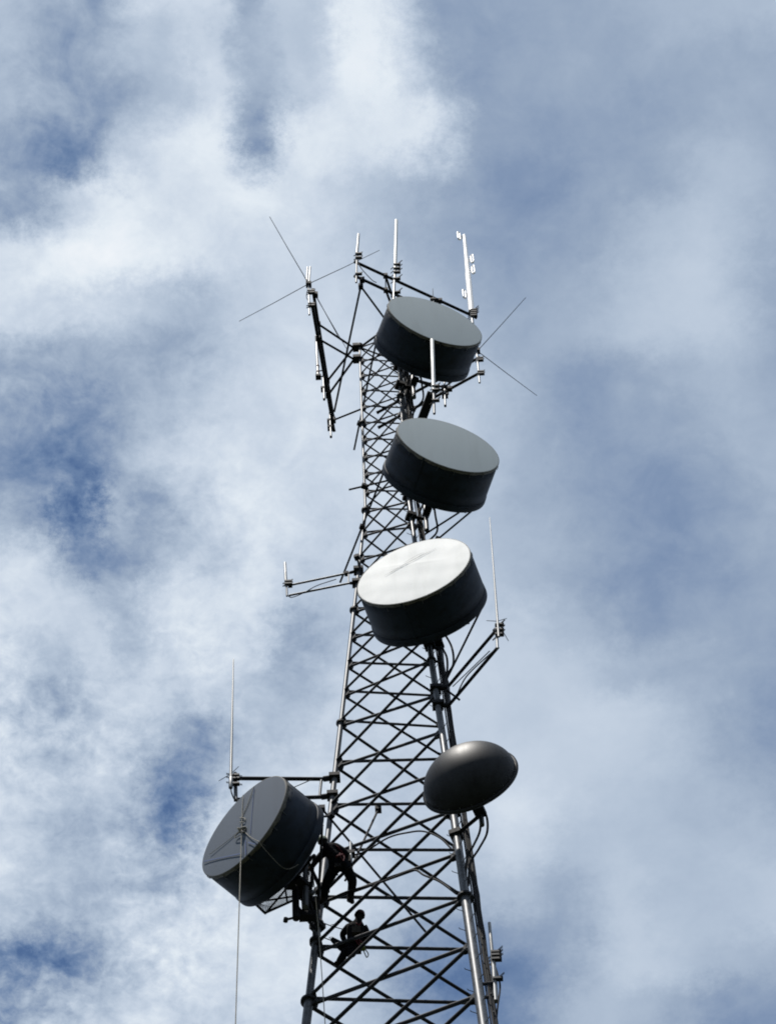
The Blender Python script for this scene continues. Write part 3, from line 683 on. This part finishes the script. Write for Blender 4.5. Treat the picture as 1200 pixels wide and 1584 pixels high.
MB().tube(spline([on_face(401, 1302, .06), on_face(401, 1302) - N5*.25 + V((.03, 0, -.22)), on_face(401, 1302) - N5*.75 + V((.08, 0, -.36)), P(474, 1329, y=-1.75)], 5), .0045, 6).build('strand', 'rope', rp)
MB().tube(spline([on_face(371, 1272, .075), on_face(378, 1271, .08), on_face(379, 1266, .075), on_face(371, 1265, .075)], 4), .012, 6).build('wrap', 'rope', rp)
MB().tube(spline([KN, on_face(366, 1291, .1), on_face(363.5, 1296, .1), on_face(371, 1292, .12)], 4), .012, 6).build('loose_end', 'rope', rp)
def strap(a, b, w, label):
    p_, q_ = on_face(*a, .058), on_face(*b, .058); d = (q_-p_).normalized(); s = N5.cross(d).normalized()
    o = MB().box((p_+q_)/2, ((q_-p_).length/2, w, .004), (d, s, N5)).build('strap', 'blue_strap'); return tag(o, label, 'strap')
strap((315.5, 1332.5), (374, 1320), .013, 'dark blue strap across the lower left of the roped dish face')
strap((380, 1300), (380, 1322), .012, 'short blue strap beside the hanging rope on the dish face')
strap((384, 1303), (395, 1306), .012, 'tiny blue strap near the rim of the roped dish face')
strap((393, 1218), (387.5, 1290), .006, 'thin dark line running down the roped dish face')
p0 = P(484, 1352, y=-.75)
line_rope('tag_rope', [p0, P(488, 1385, y=-.6), P(493, 1440, y=-.5), P(498, 1510, y=-.45), P(504, 1600, y=-.4), V((-1.6, -.2, 40)), V((-1.2, -.6, GZ+.02))], .011, 'thin pale rope hanging down in front of the left leg', smooth=False)

# mesh work platform under the roped dish
PZ = 61.5
pc = [V((-3.60, .14, PZ)), V((-2.50, -.36, PZ)), V((-2.33, -1.42, PZ)), V((-3.86, -.20, PZ))]
pf = thing('mesh_platform', (-3.0, -.5, PZ), 'small expanded metal platform slung under the roped dish', 'platform')
for i in range(4): MB().tube([pc[i], pc[(i+1) % 4]], .035, 4).build('edge_bar', 'dark_steel', pf)
for a, b in ((0, 2), (1, 3)): MB().tube([pc[a]-V((0, 0, .04)), pc[b]-V((0, 0, .04))], .026, 6).build('cross_bar', 'dark_steel', pf)
MB().tube([lerp(pc[0], pc[1], .5), lerp(pc[3], pc[2], .5)], .022, 6).build('cross_bar', 'dark_steel', pf)
ms = MB(); nu, nv = 44, 26
for i in range(nu+1):
    for s in (0, 1):
        a = lerp(pc[0], pc[1], i/nu); b = lerp(pc[3], pc[2], min(1, max(0, i/nu + (.25 if s else -.25))))
        ms.tube([a, b], .004, 3, False)
for j in range(nv+1): ms.tube([lerp(pc[0], pc[3], j/nv), lerp(pc[1], pc[2], j/nv)], .003, 3, False)
tag(ms.build('mesh_sheet', 'galvanised', pf), kind='stuff')
for a in (lerp(pc[0], pc[1], .75), lerp(pc[0], pc[1], .98)): MB().tube([a, legz(0, 61.5)], .03, 6).build('support_bar', 'dark_steel', pf)

# mount hardware by the left leg
hw = thing('mount_hardware', legz(0, 61.2), 'dark cluster of mount brackets and pulley between the roped dish and left leg', 'bracket')
A = P(456.5, 1352, y=-.55); B = P(458, 1421, y=-.55)
MB().tube([A, B], .085, 12).build('pipe', 'dark_steel', hw)
MB().tube([P(441, 1423, y=-.6), P(490, 1411, y=-.2)], .03, 8).build('spike_bar', 'dark_steel', hw); MB().lathe([(0, -.05), (.06, -.05), (.075, 0), (.06, .05), (0, .05)], P(442, 1423, y=-.6), V((1, .3, 0)), 10).build('bar_end', 'dark_steel', hw)
MB().box(P(476, 1417, y=-.35), (.20, .10, .09)).build('clamp_block', 'dark_steel', hw)
MB().box(P(481, 1397, y=-.2), (.22, .12, .12)).build('clamp_block', 'dark_steel', hw)
MB().box(P(470, 1374, y=-.45), (.20, .10, .12)).build('clamp_block', 'dark_steel', hw)
MB().box(P(450, 1362, y=-.8), (.10, .12, .22)).build('clamp_block', 'dark_steel', hw)
MB().lathe([(.03, -.03), (.13, -.03), (.11, 0), (.13, .03), (.03, .03)], P(479, 1380, y=-.5), V((.3, -1, .2)), 20, True).build('pulley', 'galvanised', hw)
MB().tube([P(484, 1350, y=-.75), P(484, 1372, y=-.6)], .02, 6).build('hook', 'galvanised_bright', hw)
for yv, z_ in ((1400, 61.0), (1362, 62.1)): MB().tube([P(458, yv, y=-.55), legz(0, P(458, yv, y=-.55).z)], .045, 8).build('leg_arm', 'dark_steel', hw)
MB().tube([P(478, 1424, y=-.3), legz(0, 60.4)], .022, 6).build('brace_bar', 'dark_steel', hw)
for z_ in (61.9, 61.0, 60.3): MB().lathe([(.0, -.06), (.15, -.06), (.15, .06), (0, .06)], legz(0, z_), (0, 0, 1), 14).build('leg_collar', 'dark_steel', hw)
def rod(a, ya, b, yb_, r, label):
    o = thing('stabiliser_strut', P(*a, y=ya), label, 'strut'); MB().tube([P(*a, y=ya), P(*b, y=yb_)], r, 8).build('tube', 'dark_steel', o)
    MB().box(P(*a, y=ya), (.08, .08, .07)).build('end_clamp', 'dark_steel', o)
rod((498, 1251), .0, (662, 1446), 1.25, .03, 'long thin strut running from the left leg down across the lattice')
rod((585, 1252), .2, (534, 1362), -.45, .03, 'short thin strut slanting down to the upper climber')
mast_pipe((543, 1338), (542, 1303), -.75, 'short grey pipe standing right of the upper climber', ub=((542.6, 1321),))

# ------------------------------------------------------------------ climbers
def ellipsoid(mb, c, r, ax=None, nu=12, nv=8):
    X, Y, Z = ax or (V((1, 0, 0)), V((0, 1, 0)), V((0, 0, 1))); vs = []; fs = []
    for i in range(nv+1):
        t = math.pi*i/nv
        for j in range(nu):
            a = 2*math.pi*j/nu; vs.append(V(c) + X*r[0]*math.sin(t)*math.cos(a) + Y*r[1]*math.sin(t)*math.sin(a) + Z*r[2]*math.cos(t))
    for i in range(nv):
        for j in range(nu): fs.append((i*nu+j, (i+1)*nu+j, (i+1)*nu+(j+1) % nu, i*nu+(j+1) % nu))
    mb.add(vs, fs, True)
def person(J, look, label, helmet, extras):
    # J: joint positions; radii per joint; one skinned surface
    T = [('pelvis', 0.224), ('waist', .21), ('chest', .24), ('neck', .085), ('head', .105), ('crown', .10),
         ('sh_l', .115), ('el_l', .082), ('wr_l', .06), ('pa_l', .055), ('sh_r', .115), ('el_r', .082), ('wr_r', .06), ('pa_r', .055),
         ('hi_l', .17), ('kn_l', .12), ('an_l', .085), ('to_l', .062), ('hi_r', .17), ('kn_r', .12), ('an_r', .085), ('to_r', .062), ('he_l', .06), ('he_r', .06)]
    idx = {n: i for i, (n, _) in enumerate(T)}
    E = [('pelvis', 'waist'), ('waist', 'chest'), ('chest', 'neck'), ('neck', 'head'), ('head', 'crown')]
    for s in 'lr': E += [('chest', 'sh_'+s), ('sh_'+s, 'el_'+s), ('el_'+s, 'wr_'+s), ('wr_'+s, 'pa_'+s), ('pelvis', 'hi_'+s), ('hi_'+s, 'kn_'+s), ('kn_'+s, 'an_'+s), ('an_'+s, 'to_'+s), ('an_'+s, 'he_'+s)]
    me = bpy.data.meshes.new('person_rig'); me.from_pydata([tuple(J[n]) for n, _ in T], [(idx[a], idx[b]) for a, b in E], [])
    ob = bpy.data.objects.new('person_rig', me); C.objects.link(ob)
    ob.modifiers.new('skin', 'SKIN'); me.skin_vertices or None
    for i, (n, r) in enumerate(T):
        sv_ = me.skin_vertices[0].data[i]; sv_.radius = (r, r*.85 if n in ('chest', 'waist', 'pelvis') else r); sv_.use_root = (n == 'pelvis')
    ob.modifiers['skin'].use_smooth_shade = True; ob.modifiers['skin'].branch_smoothing = .4
    sb = ob.modifiers.new('sub', 'SUBSURF'); sb.levels = 2; sb.render_levels = 2
    dg = bpy.context.evaluated_depsgraph_get(); ev = ob.evaluated_get(dg); em = ev.to_mesh()
    vs = [v.co.copy() for v in em.vertices]; fs = [tuple(p.vertices) for p in em.polygons]; ev.to_mesh_clear()
    bpy.data.objects.remove(ob)
    mb = MB(); mb.add(vs, fs, True)
    for s in 'lr':                                         # five fingers of unequal length, curled towards the grip
        w_, p_ = J['wr_'+s], J['pa_'+s]; d = (p_-w_).normalized(); side, nrm = ortho(d)
        for k, L in enumerate((.075, .085, .08, .065)):
            b0 = p_ + side*(-.030+.02*k) + d*.02
            mb.tube([b0, b0+d*L*.5+nrm*.008, b0+d*L*.8+nrm*.035, b0+d*L*.75+nrm*.06], [.0095, .009, .008, .006], 6)
        b0 = p_ - side*.035 - d*.03; mb.tube([b0, b0-side*.025+d*.03, b0-side*.02+d*.06+nrm*.015], [.011, .010, .007], 6)
    hd, cr_ = J['head'], J['crown']; upx = (cr_-J['neck']).normalized(); fc = J['face'].normalized(); fc = (fc-upx*fc.dot(upx)).normalized(); sd = upx.cross(fc)
    ellipsoid(mb, hd+fc*.095-upx*.01, (.014, .022, .022), (sd, fc, upx)); ellipsoid(mb, hd+fc*.08-upx*.06, (.025, .012, .010), (sd, fc, upx))
    for s in (-1, 1): ellipsoid(mb, hd+sd*.088*s, (.010, .02, .032), (sd, fc, upx)); ellipsoid(mb, hd+fc*.082+sd*.032*s+upx*.02, (.013, .008, .008), (sd, fc, upx))
    root = mb.build('person', look['top']); ms_ = root.data
    for k in ('legs', 'skin', 'boots'): ms_.materials.append(MATS[look[k]])
    segm = {'legs': [('hi_l', 'kn_l'), ('kn_l', 'an_l'), ('hi_r', 'kn_r'), ('kn_r', 'an_r'), ('pelvis', 'hi_l'), ('pelvis', 'hi_r')], 'skin': [('wr_l', 'pa_l'), ('wr_r', 'pa_r'), ('neck', 'head'), ('head', 'crown')], 'boots': [('an_l', 'to_l'), ('an_r', 'to_r'), ('an_l', 'he_l'), ('an_r', 'he_r')],
            'top': [('waist', 'chest'), ('chest', 'neck'), ('chest', 'sh_l'), ('chest', 'sh_r'), ('sh_l', 'el_l'), ('el_l', 'wr_l'), ('sh_r', 'el_r'), ('el_r', 'wr_r')]}
    def sd2(p_, a, b):
        ab = b-a; t = max(0, min(1, (p_-a).dot(ab)/max(ab.length_squared, 1e-9))); return (p_-a-ab*t).length
    order = ['top', 'legs', 'skin', 'boots']
    for p_ in ms_.polygons:
        c = p_.center; best = min(order, key=lambda k: min(sd2(c, J[a], J[b]) for a, b in segm[k])); p_.material_index = order.index(best)
        if best == 'skin' and (c-hd).length < .2 and (c-hd).dot(fc) < .045: p_.material_index = 3      # dark hair behind the face
    tag(root, label, 'person', 'climbers working on the tower')
    hb = MB().lathe([(.118, .02), (.128, .0), (.115, .03), (.112, .07), (.095, .125), (.055, .16), (.002, .17)], hd+upx*.005, upx, 20); ho = hb.build('helmet', helmet, root)
    MB().lathe([(.116, .035), (.121, .04), (.121, .06), (.116, .065)], hd+upx*.005, upx, 20).build('helmet_stripe', 'hi_vis' if helmet == 'helmet_white' else 'red_webbing', ho)
    def loop(c, ax, r, w_, m, name):
        MB().lathe([(r, -w_), (r+.012, -w_), (r+.012, w_), (r, w_)], c, ax, 20, True).build(name, m, root)
    wa = J['waist']-J['pelvis']; loop(lerp(J['pelvis'], J['waist'], .55), wa, .172, .03, 'red_webbing', 'waist_belt')
    for s in 'lr': loop(lerp(J['hi_'+s], J['kn_'+s], .25), J['kn_'+s]-J['hi_'+s], .128, .022, 'leather', 'leg_loop')
    bk = -(J['face'] - wa.normalized()*J['face'].dot(wa.normalized())).normalized()
    for s in 'lr': MB().tube(spline([lerp(J['pelvis'], J['waist'], .6)+bk*.165, J['chest']+bk*.18, lerp(J['chest'], J['sh_'+s], .6)+wa.normalized()*.12, J['chest']-bk*.17, lerp(J['pelvis'], J['waist'], .6)-bk*.155], 4), .016, 5).build('shoulder_strap', 'red_webbing', root)
    for i_ in range(3):                                    # rope and slings hung from the belt
        c0 = lerp(J['pelvis'], J['waist'], .4); a0 = i_*2.1+.6; e_ = V((math.cos(a0), math.sin(a0), 0))*.21
        MB().tube(spline([c0+e_, c0+e_*1.25-V((0, 0, .18)), c0+e_*1.1+V((.07, .05, -.30)), c0+e_*1.15+V((.10, .08, -.12)), c0+e_*.95+V((.07, .06, .02))], 4), .014, 5).build('sling', ('rope', 'leather', 'red_webbing')[i_], root)
    for c, sz, m in extras: MB().box(c, sz).build('tool_pouch', m, root)
    return root
def jn(**k): return {n: P(v[0], v[1], y=v[2]) for n, v in k.items()}
J1 = jn(pelvis=(528, 1336, -.95), waist=(521, 1324, -1.05), chest=(511, 1315, -1.12), neck=(503, 1307, -1.2), head=(499.5, 1302, -1.24), crown=(498.5, 1296, -1.27),
        sh_l=(502, 1318, -1.02), el_l=(490, 1330, -.95), wr_l=(481, 1343, -.8), pa_l=(478, 1348, -.75), sh_r=(520, 1309, -1.17), el_r=(536, 1320, -1.1), wr_r=(534, 1336, -.9), pa_r=(531, 1341, -.85),
        hi_l=(519, 1343, -.90), kn_l=(504, 1366, -.62), an_l=(501, 1392, -.28), to_l=(495, 1397, -.32), he_l=(504, 1396, -.22), hi_r=(534, 1340, -.9), kn_r=(546, 1363, -.62), an_r=(541, 1390, -.32), to_r=(546, 1397, -.36), he_r=(538, 1396, -.25))
J1['face'] = V((-.5, .75, -.35))
J2 = jn(pelvis=(548, 1466, .06), waist=(550, 1452, -.06), chest=(551, 1436, -.18), neck=(554, 1424, -.25), head=(556, 1417, -.28), crown=(558, 1411, -.30),
        sh_l=(539, 1434, -.12), el_l=(529, 1446, .0), wr_l=(534, 1458, .12), pa_l=(537, 1463, .15), sh_r=(563, 1432, -.16), el_r=(568, 1447, -.05), wr_r=(561, 1458, .1), pa_r=(557, 1462, .15),
        hi_l=(541, 1468, .08), kn_l=(528, 1464, -.1), an_l=(520, 1457, .06), to_l=(512, 1452, .04), he_l=(522, 1461, .10), hi_r=(546, 1473, .12), kn_r=(534, 1471, -.1), an_r=(526, 1489, .22), to_r=(517, 1492, .2), he_r=(529, 1493, .25))
J2['face'] = V((-.45, .85, .15))
person(J1, dict(top='workwear', legs='trousers', skin='skin', boots='leather'), 'upper climber in dark clothes and white helmet bent over beside the roped dish', 'helmet_white',
       [(P(537, 1331, y=-.8), (.09, .08, .13), 'canvas'), (P(523, 1341, y=-1.0), (.08, .07, .08), 'leather'), (P(515, 1346, y=-.75), (.05, .05, .09), 'leather')])
person(J2, dict(top='workwear', legs='trousers', skin='skin', boots='leather'), 'lower climber in dark clothes sitting back in a harness inside the lattice', 'helmet_dark',
       [(P(551, 1440, y=-.38), (.10, .06, .13), 'canvas'), (P(561, 1465, y=-.02), (.05, .05, .09), 'hi_vis'), (P(554, 1470, y=.0), (.07, .06, .08), 'leather')])
def lanyard(a, b, label, drop=.05):
    t = thing('lanyard', b, label, 'rope', 'safety lanyards of the climbers'); MB().tube(sag(a, b, drop), .012, 6).build('webbing', 'leather', t)
    c = lerp(a, b, .35); MB().tube([c + V((.05*math.cos(q), 0, .035*math.sin(q))) for q in [2*math.pi*i/10 for i in range(11)]], .008, 5, False).build('carabiner', 'galvanised_bright', t)
lanyard(legz(0, 61.0)+V((.12, -.05, 0)), J2['chest']+V((-.12, .05, 0)), 'upper safety lanyard from the left leg to the lower climber')
lanyard(legz(0, 60.45)+V((.12, -.05, 0)), J2['waist']+V((-.12, .05, 0)), 'lower safety lanyard from the left leg to the lower climber', .12)
